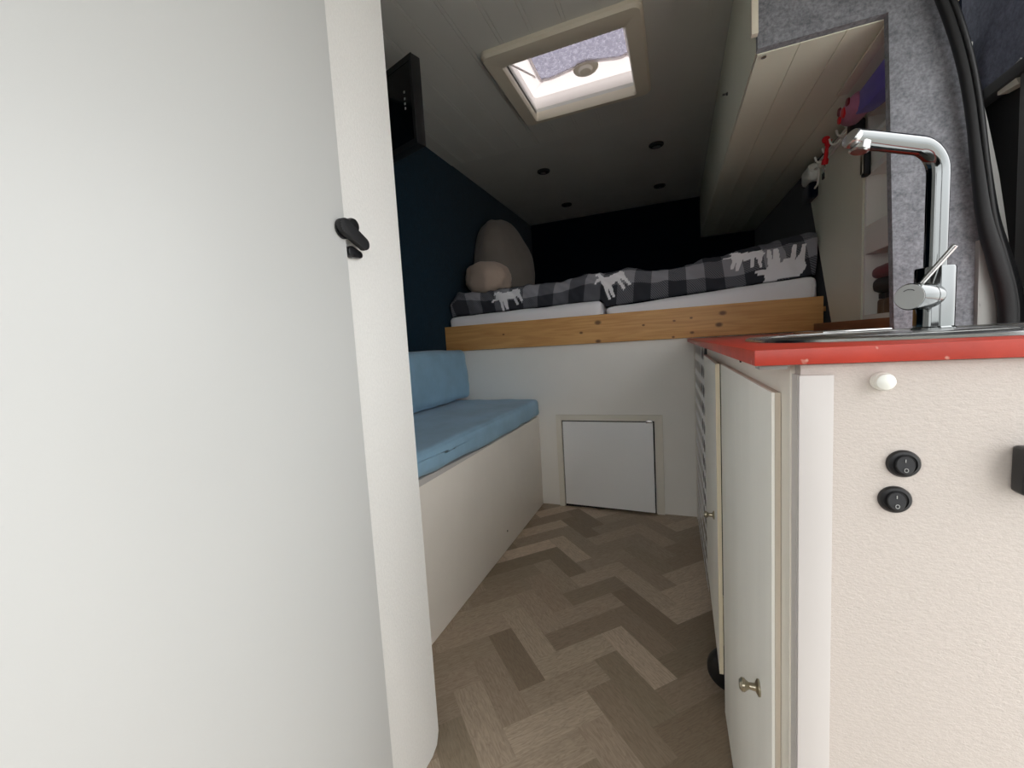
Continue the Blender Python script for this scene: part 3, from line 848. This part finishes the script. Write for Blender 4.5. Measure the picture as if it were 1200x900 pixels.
def mattress(name, x0, x1, zl, zr, lab, seed):
    bm = B(); add_soft(bm, x0, x1, YBED + 0.014, YREAR - 0.02, 0.0, 0.11, 0.028, 22, 0.004, 0.004, 10, seed)
    for v in bm.verts:
        k = (v.co.x - x0) / (x1 - x0)
        h = zl + (zr - zl) * k - 0.987
        v.co.z = 0.987 + v.co.z / 0.11 * h
    o = obj(name, bm, SHEET, None, 0)
    for p in o.data.polygons: p.use_smooth = True
    recentre(tag(o, lab, 'mattress', 'white mattresses on the pine bed'))
mattress('mattress', XL + 0.016, -0.350, 1.086, 1.104, 'white sheeted mattress on the left half of the bed, under the cushions', 1)
mattress('mattress', -0.332, 0.572, 1.064, 1.122, 'white sheeted mattress on the right half of the bed, nearer the worktop', 5)

# duvet: rolled front edge, wrinkled, plaid with pale moose silhouettes
top = [(-1.25, 1.19), (-1.171, 1.221), (-0.975, 1.216), (-0.764, 1.223), (-0.614, 1.221), (-0.50, 1.232), (-0.357, 1.246), (-0.27, 1.240), (-0.226, 1.246), (-0.061, 1.219), (0.038, 1.228), (0.153, 1.25), (0.298, 1.274), (0.418, 1.278), (0.501, 1.303), (0.575, 1.300)]
bot = [(-1.25, 1.092), (-0.36, 1.106), (-0.335, 1.070), (0.575, 1.126)]
def interp(tab, x):
    if x <= tab[0][0]: return tab[0][1]
    for (a, b), (c, d) in zip(tab[:-1], tab[1:]):
        if x <= c: return b + (d - b) * (x - a) / (c - a)
    return tab[-1][1]
MOOSE = [(-0.50, 0.10), (-0.42, 0.22), (-0.28, 0.24), (-0.30, 0.36), (-0.42, 0.42), (-0.34, 0.44), (-0.30, 0.56), (-0.24, 0.46), (-0.16, 0.58), (-0.12, 0.44), (-0.06, 0.38), (0.0, 0.34), (0.10, 0.32), (0.30, 0.34), (0.44, 0.28), (0.50, 0.10), (0.46, -0.02), (0.46, -0.30), (0.48, -0.50), (0.40, -0.50), (0.36, -0.20), (0.28, -0.08), (0.30, -0.5), (0.22, -0.5), (0.18, -0.10), (0.0, -0.08), (-0.06, -0.5), (-0.14, -0.5), (-0.14, -0.06), (-0.20, -0.50), (-0.28, -0.50), (-0.24, 0.0), (-0.30, 0.10), (-0.40, 0.08)]
def inside(px, py, poly):
    c = False; n = len(poly); j = n - 1
    for i in range(n):
        xi, yi = poly[i]; xj, yj = poly[j]
        if (yi > py) != (yj > py) and px < (xj - xi) * (py - yi) / (yj - yi) + xi: c = not c
        j = i
    return c
moose = [(-0.885, 0.060, 0.19, 0.105, 0.25, False), (-0.305, 0.100, 0.17, 0.13, 0.45, False), (0.292, 0.115, 0.17, 0.10, -0.1, False), (0.440, 0.055, 0.20, 0.15, 0.0, True)]
NX, NS = 520, 64
bm = B()
uvl = bm.loops.layers.uv.new('cloth')
mo = bm.verts.layers.float.new('motif')
x0, x1 = XL + 0.016, 0.577
rows = []
for i in range(NX + 1):
    x = x0 + (x1 - x0) * i / NX
    zt, zb_ = interp(top, x), interp(bot, x)
    # smooth the height profile
    zt = sum(interp(top, x + d) for d in (-0.05, -0.025, 0, 0.025, 0.05)) / 5
    h = zt - zb_
    row = []
    for k in range(NS + 1):
        s = k / NS * 0.62                            # cloth length from the lower front edge
        a = min(s / (h * 1.45), 1.0) * PI * 0.55
        if s < h * 1.45:
            y = YBED + 0.075 - 0.055 * math.sin(min(a * 1.1, PI)) + 0.05 * (1 - math.cos(a)) * 0.9
            z = zb_ + 0.002 + h * math.sin(a) / math.sin(PI * 0.55) if a < PI / 2 else zb_ + 0.002 + h * (1.0 / math.sin(PI * 0.55)) * math.sin(a)
        else:
            r = s - h * 1.45
            y = YBED + 0.075 - 0.055 * math.sin(PI * 0.55 * 1.1) + 0.05 * (1 - math.cos(PI * 0.55)) * 0.9 + r
            z = zb_ + 0.002 + h - r * 0.10
        wv = noise.noise(Vector((x * 9, s * 5, 1.3))) * 0.013 + noise.noise(Vector((x * 26 + s * 22, s * 16, 4))) * 0.009
        e = min(1, s / 0.02, )
        p = Vector((x, y - 0.3 * wv * e, z + wv * e * (0.5 if s < h * 1.2 else 1)))
        p.y -= wv * e
        if x < x0 + 0.05: p.z -= (x0 + 0.05 - x) * 0.8 * e * h / 0.13
        p.y = max(p.y, YBED - 0.012)
        v = bm.verts.new(p)
        m = 0.0
        for (mx, ms, mw, mh, rot, flip) in moose:
            dx, dy = x - mx, s - ms
            c, sn = math.cos(rot), math.sin(rot)
            ux, uy = (dx * c + dy * sn) / mw, (-dx * sn + dy * c) / mh
            if flip: uy = -uy
            if abs(ux) < 0.6 and abs(uy) < 0.7 and inside(ux, uy, MOOSE): m = 1.0
        v[mo] = m
        row.append((v, x, s))
    rows.append(row)
for i in range(NX):
    for k in range(NS):
        q = [rows[i][k], rows[i + 1][k], rows[i + 1][k + 1], rows[i][k + 1]]
        f = bm.faces.new([a[0] for a in q])
        for lp_, a in zip(f.loops, q): lp_[uvl].uv = (a[1] + 0.03 + 0.25 * a[2] * math.sin(a[1] * 3), a[2] + 0.02 + 0.02 * math.sin(a[1] * 6))
bmesh.ops.recalc_face_normals(bm, faces=bm.faces[:])
o = obj('duvet', bm, DUVET, None, 0)
for p in o.data.polygons: p.use_smooth = True
sd = o.modifiers.new('thickness', 'SOLIDIFY'); sd.thickness = 0.012; sd.offset = -1
recentre(tag(o, 'dark grey plaid duvet with pale moose figures spread over both mattresses', 'duvet'))

def plump(name, size, ex, mat, M, lab, cat, seed, fold=None, taper=0.0):
    """stuffed cushion: a superellipsoid with soft lumps and an optional fold"""
    bm = B(); a, b, c = size
    bmesh.ops.create_cube(bm, size=2)
    bmesh.ops.subdivide_edges(bm, edges=bm.edges[:], cuts=27, use_grid_fill=True)
    for v in bm.verts:
        d = Vector([math.tan(q * PI / 4) for q in v.co]).normalized()
        k = (abs(d.x) ** ex + abs(d.y) ** ex + abs(d.z) ** ex) ** (-1 / ex)
        w = 1 + 0.05 * noise.noise(d * 2.2 + Vector((seed, 0, 0))) + 0.02 * noise.noise(d * 5.5 + Vector((0, seed, 0)))
        if fold is not None:
            w *= 1 - 0.07 * math.exp(-((d.x - fold + 0.25 * d.z * d.z) / 0.07) ** 2)
        v.co = Vector((d.x * a / 2, d.y * b / 2, d.z * c / 2)) * (k * w)
    for v in bm.verts:
        k = max(0.0, v.co.z / (c / 2))
        v.co.y *= 1 - taper * k; v.co.x *= 1 - 0.6 * taper * k
    bm.transform(M)
    o = obj(name, bm, mat, None, 0)
    for p in o.data.polygons: p.use_smooth = True
    return recentre(tag(o, lab, cat)) or o
Mp = Matrix.Translation((-1.09, 2.70, 1.480)) @ Matrix.Rotation(math.radians(-28), 4, 'Z') @ Matrix.Rotation(math.radians(-13), 4, 'Y')
gp = plump('pillow', (0.26, 0.44, 0.57), 2.9, GREYP, Mp, 'large grey pillow leaning upright against the navy wall on the bed', 'pillow', 3, None, 0.36)
Mp = Matrix.Translation((-1.06, 2.36, 1.308)) @ Matrix.Rotation(math.radians(-20), 4, 'Z') @ Matrix.Rotation(math.radians(12), 4, 'Y')
bp = plump('bolster_cushion', (0.29, 0.24, 0.215), 2.5, BEIGEP, Mp, 'plump beige cushion lying on the duvet before the grey pillow', 'cushion', 8, -0.35)

# ------------------------------------------------------------------ kitchen
KA = 0.0112
KO = Vector((0.069, 0.45, 0))
KM = Matrix.Translation(KO) @ Matrix.Rotation(KA, 4, 'Z')
def K(bm):
    bm.transform(KM); return bm
t = thing('kitchen_cabinet', 'white kitchen cabinet with two doors on the aisle side and textured end panel', 'cabinet', tuple(KM @ Vector((0.28, 0.85, 0))))
KC = t
KL = 1.680                                          # length
bm = B(); add_box(bm, 0.040, 0.52, 0.012, 0.030, 0.0, 0.865); obj('end_panel', K(bm), PANELM, t, 0)
bm = B(); add_box(bm, 0.0375, 0.0645, 0.006, 0.0115, 0.0, 0.8555, 0.0008); add_box(bm, 0.0372, 0.0398, 0.0118, 0.03, 0.0, 0.8555); obj('corner_trim', K(bm), TRIMW, t)
fx0, fx1 = 0.0358, 0.0538
bm = B(); add_box(bm, fx0, fx1, 0.031, 0.075, 0.0, 0.8655); obj('frame_stile', K(bm), FRAMEW, t, 0)
bm = B(); add_box(bm, fx0, fx1, 0.0755, KL - 0.64, 0.826, 0.8655); obj('frame_rail', K(bm), FRAMEW, t, 0)
bm = B(); add_box(bm, fx0, fx1, 0.545, 0.575, 0.0, 0.8255); obj('frame_stile', K(bm), FRAMEW, t, 0)
bm = B(); add_box(bm, 0.055, 0.52, 0.0305, 0.56, 0.0, 0.012); add_box(bm, 0.075, 0.52, 0.72, KL, 0.0, 0.012); obj('bottom_panel', K(bm), WHITE, t, 0)
bm = B(); add_box(bm, 0.515, 0.52, 0.0305, KL, 0.0125, 0.86); obj('back_panel', K(bm), DARKV, t, 0)  # near-black like the partition: shade of the cabinet inside put into colour
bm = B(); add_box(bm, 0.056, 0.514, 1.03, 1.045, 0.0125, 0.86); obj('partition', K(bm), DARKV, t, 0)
# near door
d0, d1, dx = 0.0645, 0.555, 0.0265
bm = B(); add_box(bm, dx, dx + 0.003, d0 + 0.0004, d1, 0.006, 0.832); dn = obj('door', K(bm), DOORW, t, 0)
bm = B(); add_box(bm, dx + 0.0032, fx0 - 0.0006, d0, d1 - 0.001, 0.006, 0.832); obj('door_edge', K(bm), EDGEW, dn, 0)
def knob(lx_, ly, z, par, rr=1.0):
    b = B(); add_lathe(b, [(0.0, 0.0), (0.0105 * rr, 0.0), (0.0105 * rr, 0.002), (0.005 * rr, 0.005), (0.0042 * rr, 0.012), (0.006 * rr, 0.015), (0.0085 * rr, 0.018), (0.0085 * rr, 0.021), (0.0055 * rr, 0.024), (0.0, 0.0245)], (0, 0, 0), (-1, 0, 0), 24)
    b.transform(Matrix.Translation((lx_, ly, z))); K(b)
    return obj('knob', b, BRASS, par)
knob(dx - 0.0002, 0.138, 0.424, dn)
# far door, ajar (hinged at its far edge)
HY = 1.035
def FD(b):
    b.transform(Matrix.Translation((dx + 0.002, HY, 0)) @ Matrix.Rotation(-0.021, 4, 'Z') @ Matrix.Translation((-dx - 0.002, -HY, 0))); return b
bm = B(); add_box(bm, dx, dx + 0.0055, 0.5602, HY, 0.098, 0.832); df = obj('door', K(FD(bm)), DOORW, t, 0)
bm = B(); add_box(bm, dx + 0.0057, dx + 0.0085, 0.5602, HY, 0.098, 0.832); add_box(bm, dx - 0.0002, dx + 0.0085, 0.5585, 0.56, 0.098, 0.832); obj('door_edge', K(FD(bm)), EDGEC, df, 0)
b = B(); add_lathe(b, [(0.0, 0.0), (0.0105, 0.0), (0.0105, 0.002), (0.005, 0.005), (0.0042, 0.012), (0.0085, 0.018), (0.0085, 0.021), (0.0055, 0.024), (0.0, 0.0245)], (0, 0, 0), (-1, 0, 0), 24)
b.transform(Matrix.Translation((dx - 0.0004, 0.655, 0.447))); obj('knob', K(FD(b)), BRASS, df)
# perforated vent panel with real holes
bm = B()
pxl, c = 0.030, 0.062
ny, nz = int((KL - 1.048) / c), 13
cv = 0.861 / nz
for iy in range(ny):
    for iz in range(nz):
        cy, cz = 1.048 + c * (iy + 0.5), 0.004 + cv * (iz + 0.5)
        N = 12; r = 0.024
        sq = []
        for k in range(N):
            a = 2 * PI * (k + 0.5) / N
            m = max(abs(math.cos(a)), abs(math.sin(a)))
            sq.append((cy + c / 2 * math.cos(a) / m, cz + cv / 2 * math.sin(a) / m))
        o_ = [bm.verts.new((pxl, a, b_)) for a, b_ in sq]
        i_ = [bm.verts.new((pxl, cy + r * math.cos(2 * PI * (k + 0.5) / N), cz + r * math.sin(2 * PI * (k + 0.5) / N))) for k in range(N)]
        j_ = [bm.verts.new((pxl + 0.0003, v.co.y, v.co.z)) for v in i_]
        for k in range(N):
            k2 = (k + 1) % N
            bm.faces.new((o_[k], o_[k2], i_[k2], i_[k])); bm.faces.new((i_[k], i_[k2], j_[k2], j_[k]))
obj('perforated_panel', K(bm), HATCHW, t, 0)
bm = B(); add_box(bm, pxl + 0.028, pxl + 0.031, 1.046, KL, 0.0, 0.8655); obj('hole_shade_backing', K(bm), DARKV, t, 0)  # dark sheet stands for the shaded inside seen through the holes
bm = B(); add_box(bm, pxl - 0.002, pxl + 0.006, KL + 0.0, KL + 0.012, 0.0, 0.8655); obj('scribe_strip', K(bm), FRAMEW, t, 0)
bm = B(); add_box(bm, 0.006, 0.030, 0.012, 0.034, 0.8615, 0.8655, 0.001); obj('magnet_catch', K(bm), BODYP, t)
bm = B(); add_lathe(bm, [(0.0, 0), (0.004, 0), (0.004, 0.002), (0.0, 0.003)], (fx0 - 0.0002, 0.335, 0.852), (-1, 0, 0), 12); obj('screw', K(bm), BLACKM, t)

bm = B(); add_box(bm, 0.0, 0.526, 0.0, KL + 0.001, 0.8662, 0.8812, 0.0012)
o = obj('worktop', K(bm), RED, None)
recentre(tag(o, 'red painted worktop with sink on the white kitchen cabinet', 'worktop'))
bm = B(); add_box(bm, 0.545, 0.598, 1.325, YBED - 0.03, 0.8815, 0.914, 0.002)
recentre(tag(obj('wall_sill', bm, SILLW), 'brown wooden sill strip along the wall behind the worktop', 'sill'))

# sink: rounded steel rim sitting on the worktop, bowl below
t = thing('sink', 'round cornered stainless steel sink let into the red worktop', 'sink', (0.33, 0.78, 0.8815))
zs = 0.8815
sx0, sx1, sy0, sy1 = 0.118, 0.545, 0.515, 1.06
def sq(d, r): return rrect(sx0 + d, sx1 - d, sy0 + d, sy1 - d, r, 14)
bm = B(); ring(bm, [(sq(0.0, 0.205), zs), (sq(0.001, 0.204), zs + 0.003), (sq(0.006, 0.20), zs + 0.0055), (sq(0.020, 0.19), zs + 0.0045), (sq(0.022, 0.188), zs + 0.0005)])
obj('rim', bm, STEEL, t)
bm = B()
IB = lambda d, r: rrect(sx0 + 0.035 + d, 0.345 - d, sy0 + 0.06 + d, sy1 - 0.06 - d, r, 10)
lps = ring(bm, [(sq(0.020, 0.19), zs + 0.0032), (sq(0.03, 0.18), zs + 0.003)])
obj('deck_edge', bm, STEEL, t)
bm = B(); add_prism(bm, [(x, y, zs + 0.0001) for x, y in sq(0.03, 0.18)], (0, 0, 0.0029)); obj('deck', bm, STEEL, t, 0)
bm = B(); add_lathe(bm, [(0.155, 0.004), (0.150, 0.0055), (0.146, 0.0045), (0.146, 0.0032), (0.03, 0.0032), (0.0, 0.0032)], (0.275, 0.79, zs), (0, 0, 1), 40); obj('bowl', bm, STEEL, t)

bm = B(); add_box(bm, 0.30, 0.42, 1.10, 1.35, 0.8820, 0.8890, 0.002)
recentre(tag(obj('glass_lid', bm, STEEL), 'low steel lid lying on the worktop behind the sink', 'lid'))

# tap
fx, fy = 0.379, 0.86
zt0 = zs + 0.0032
t = thing('kitchen_tap', 'tall chrome mixer tap with angled spout behind the sink', 'tap', (fx, fy, zt0))
bm = B(); add_lathe(bm, [(0.0, 0), (0.026, 0), (0.026, 0.003), (0.0238, 0.005), (0.0238, 0.094), (0.0228, 0.0965), (0.0, 0.097)], (fx, fy, zt0), (0, 0, 1), 40); obj('body', bm, CHROME, t)
BZ = 1.160
tip = Vector((0.252, 0.80, 1.178)); bend = Vector((fx, fy, BZ))
dv = (tip - bend).normalized()
pth = [Vector((fx, fy, zt0 + 0.0975)), Vector((fx, fy, 1.05)), Vector((fx, fy, 1.12))]
rc = 0.036
for k in range(1, 11):
    a = PI / 2 * k / 10
    pth.append(Vector((fx, fy, BZ - rc)) + dv * (rc * (1 - math.cos(a))) + Vector((0, 0, rc * math.sin(a))))
pth.append(bend + dv * 0.09); pth.append(tip)
bm = B(); add_tube(bm, pth, 0.0135, 28); sp = obj('spout', bm, CHROME, t, 0.9)
bm = B(); q = tip - dv * 0.014 + Vector((0, 0, -0.006)); add_lathe(bm, [(0.0, 0), (0.0128, 0), (0.0128, 0.011), (0.010, 0.013), (0.0, 0.0125)], q, Vector((dv.x * 0.25, dv.y * 0.25, -1)), 24); obj('aerator', bm, STEEL, sp)
bm = B(); add_lathe(bm, [(0.0136, -0.004), (0.0139, 0.001), (0.0125, 0.004), (0.0, 0.005)], tip, (dv + Vector((0, 0, 0.35))).normalized(), 28); obj('spout_cap', bm, STEEL, sp)
hc = Vector((fx, fy, 0.938)); hd_ = Vector((-0.72, -0.69, -0.02)).normalized()
bm = B(); add_lathe(bm, [(0.0, -0.022), (0.012, -0.022), (0.0195, -0.016), (0.0202, 0.0), (0.0202, 0.030), (0.0196, 0.0305), (0.0196, 0.032), (0.0202, 0.0325), (0.0202, 0.066), (0.0188, 0.0685), (0.0, 0.069)], hc, hd_, 40); hh = obj('handle', bm, CHROME, t)
bm = B(); add_lathe(bm, [(0.0, 0.0691), (0.0185, 0.0691), (0.0180, 0.0697), (0.0, 0.0699)], hc, hd_, 36); hcap = obj('handle_cap', bm, MARK, hh)  # pale matte disc stands for the bright reflection on the chrome end
u_ = hd_.cross(Vector((0, 0, 1))).normalized(); v_ = u_.cross(hd_)
bm = B(); add_tube(bm, [hc + hd_ * 0.0702 + u_ * (0.010 * math.cos(a)) + v_ * (0.010 * math.sin(a) + 0.001) for a in [math.radians(50 + 80 * k / 10) for k in range(11)]], 0.0005, 6); obj('arc_mark', bm, BLACKM, hcap)
l0 = hc + hd_ * 0.050 + Vector((0, 0, 0.012)); l1 = Vector((0.372, 0.795, 1.004))
bm = B(); add_tube(bm, [l0, l0 + (l1 - l0) * 0.97, l1], [0.0033, 0.0036, 0.003], 14); obj('lever', bm, STEEL, hh)

# fittings on the end panel
ypl = 0.45 + 0.012
def panel_y(x): return 0.45 + 0.012 + (x - 0.069) * KA - 0.0003
def switch(x, z, lab):
    y = panel_y(x)
    t = thing('rocker_switch', lab, 'switch', (x, y, z - 0.012), 'round black rocker switches')
    bm = B(); add_lathe(bm, [(0.0, 0.0), (0.0124, 0.0), (0.0124, 0.0012), (0.0112, 0.0030), (0.0092, 0.0034), (0.0088, 0.0022), (0.0, 0.0022)], (x, y, z), (0, -1, 0), 40); obj('bezel', bm, BLACK, t)
    bm = B()
    # rocker: tilted disc with lower half pressed out
    b2 = bmesh.new(); add_lathe(b2, [(0.0, 0.0), (0.0083, 0.0), (0.0083, 0.0022), (0.0075, 0.003), (0.0, 0.003)], (0, 0, 0), (0, -1, 0), 32)
    b2.transform(Matrix.Translation((x, y - 0.0024, z - 0.0008)) @ Matrix.Rotation(math.radians(-11), 4, 'X') @ Matrix.Diagonal((0.82, 1, 1, 1)))
    rk = obj('rocker', b2, BLACKM, t); bm.free()
    bm = B(); cz = z - 0.0045; yo = y - 0.0066
    add_tube(bm, [(x + 0.0014 * math.cos(a), yo, cz + 0.0017 * math.sin(a)) for a in [2 * PI * k / 16 for k in range(16)]], 0.0003, 6, closed=True)
    add_box(bm, x - 0.0003, x + 0.0003, y - 0.0053, y - 0.0049, z + 0.0022, z + 0.0050)
    obj('on_off_mark', bm, MARK, rk)
switch(0.1866, 0.7735, 'round black rocker switch on the end panel, the upper of two')
switch(0.1812, 0.740, 'round black rocker switch on the end panel, the lower of two')
x = 0.1695; y = panel_y(x)
t = thing('push_knob', 'small white round button near the top of the end panel', 'button', (x, y, 0.843))
bm = B(); add_lathe(bm, [(0.0, 0.0), (0.0082, 0.0), (0.0082, 0.004), (0.0076, 0.006), (0.0, 0.006)], (x, y, 0.8485), (0, -1, 0), 28); obj('collar', bm, WHITEP, t)
bm = B(); add_lathe(bm, [(0.0072, 0.0061), (0.0075, 0.0085), (0.0068, 0.011), (0.004, 0.0128), (0.0, 0.0132)], (x, y, 0.8485), (0, -1, 0), 28); obj('cap', bm, WHITEP, t)
t = thing('socket_box', 'black socket box at the right edge of the end panel', 'socket', (0.277, panel_y(0.27), 0.752))
y = panel_y(0.277)
bm = B(); add_box(bm, 0.2565, 0.300, y - 0.016, y, 0.7535, 0.7935, 0.0045, 3); obj('housing', bm, BLACK, t)
bm = B(); add_box(bm, 0.2625, 0.294, y - 0.0185, y - 0.0162, 0.759, 0.788, 0.001); obj('cover', bm, BLACKM, t)

# black wheel under the ajar door
t = thing('castor_wheel', 'black rounded wheel on the floor under the ajar cabinet door', 'wheel', (0.118, 1.085, 0))
bm = B(); add_lathe(bm, [(0.0, 0.0), (0.035, 0.0), (0.050, 0.006), (0.055, 0.016), (0.055, 0.030), (0.050, 0.040), (0.035, 0.046), (0.0, 0.046)], (0.1115, 1.062, 0.056), (0, 1, 0), 36)
bm.verts.ensure_lookup_table(); obj('tyre', bm, RUBBER, t)
bm = B(); add_lathe(bm, [(0.0, 0.0), (0.016, 0.0), (0.020, -0.004), (0.0, -0.005)], (0.1115, 1.0615, 0.056), (0, 1, 0), 24); obj('hub', bm, BLACKM, t)

# ------------------------------------------------------------------ unseen outside ground for daylight bounce, sky light
bm = B(); add_box(bm, -14, 14, -14, 14, -0.62, -0.6)
struct('ground', bm, BOUNCEG, sm=0)  # added out of view as a pale bounce surface

w = bpy.data.worlds.new('overcast_sky')
SC.world = w
w.use_nodes = True
nt = w.node_tree
bg = nt.nodes['Background']
tc = nt.nodes.new('ShaderNodeTexCoord')
sep = nt.nodes.new('ShaderNodeSeparateXYZ')
nt.links.new(tc.outputs['Generated'], sep.inputs[0])
cr = nt.nodes.new('ShaderNodeValToRGB')
cr.color_ramp.elements[0].position = 0.0; cr.color_ramp.elements[0].color = (0.46, 0.47, 0.47, 1)
cr.color_ramp.elements[1].position = 1.0; cr.color_ramp.elements[1].color = (1.0, 0.99, 1.0, 1)
for pos, c in ((0.10, (0.50, 0.50, 0.50, 1)), (0.22, (0.62, 0.62, 0.63, 1)), (0.5, (0.74, 0.74, 0.75, 1))):
    e = cr.color_ramp.elements.new(pos); e.color = c
nt.links.new(sep.outputs[2], cr.inputs[0])
nt.links.new(cr.outputs[0], bg.inputs[0])
bg.inputs[1].default_value = 2.6

SC.view_settings.view_transform = 'Standard'
SC.view_settings.look = 'None'
SC.view_settings.exposure = 1.13
SC.view_settings.gamma = 1.0
SC.view_settings.use_curve_mapping = False
SC.cycles.max_bounces = 14
SC.cycles.diffuse_bounces = 10
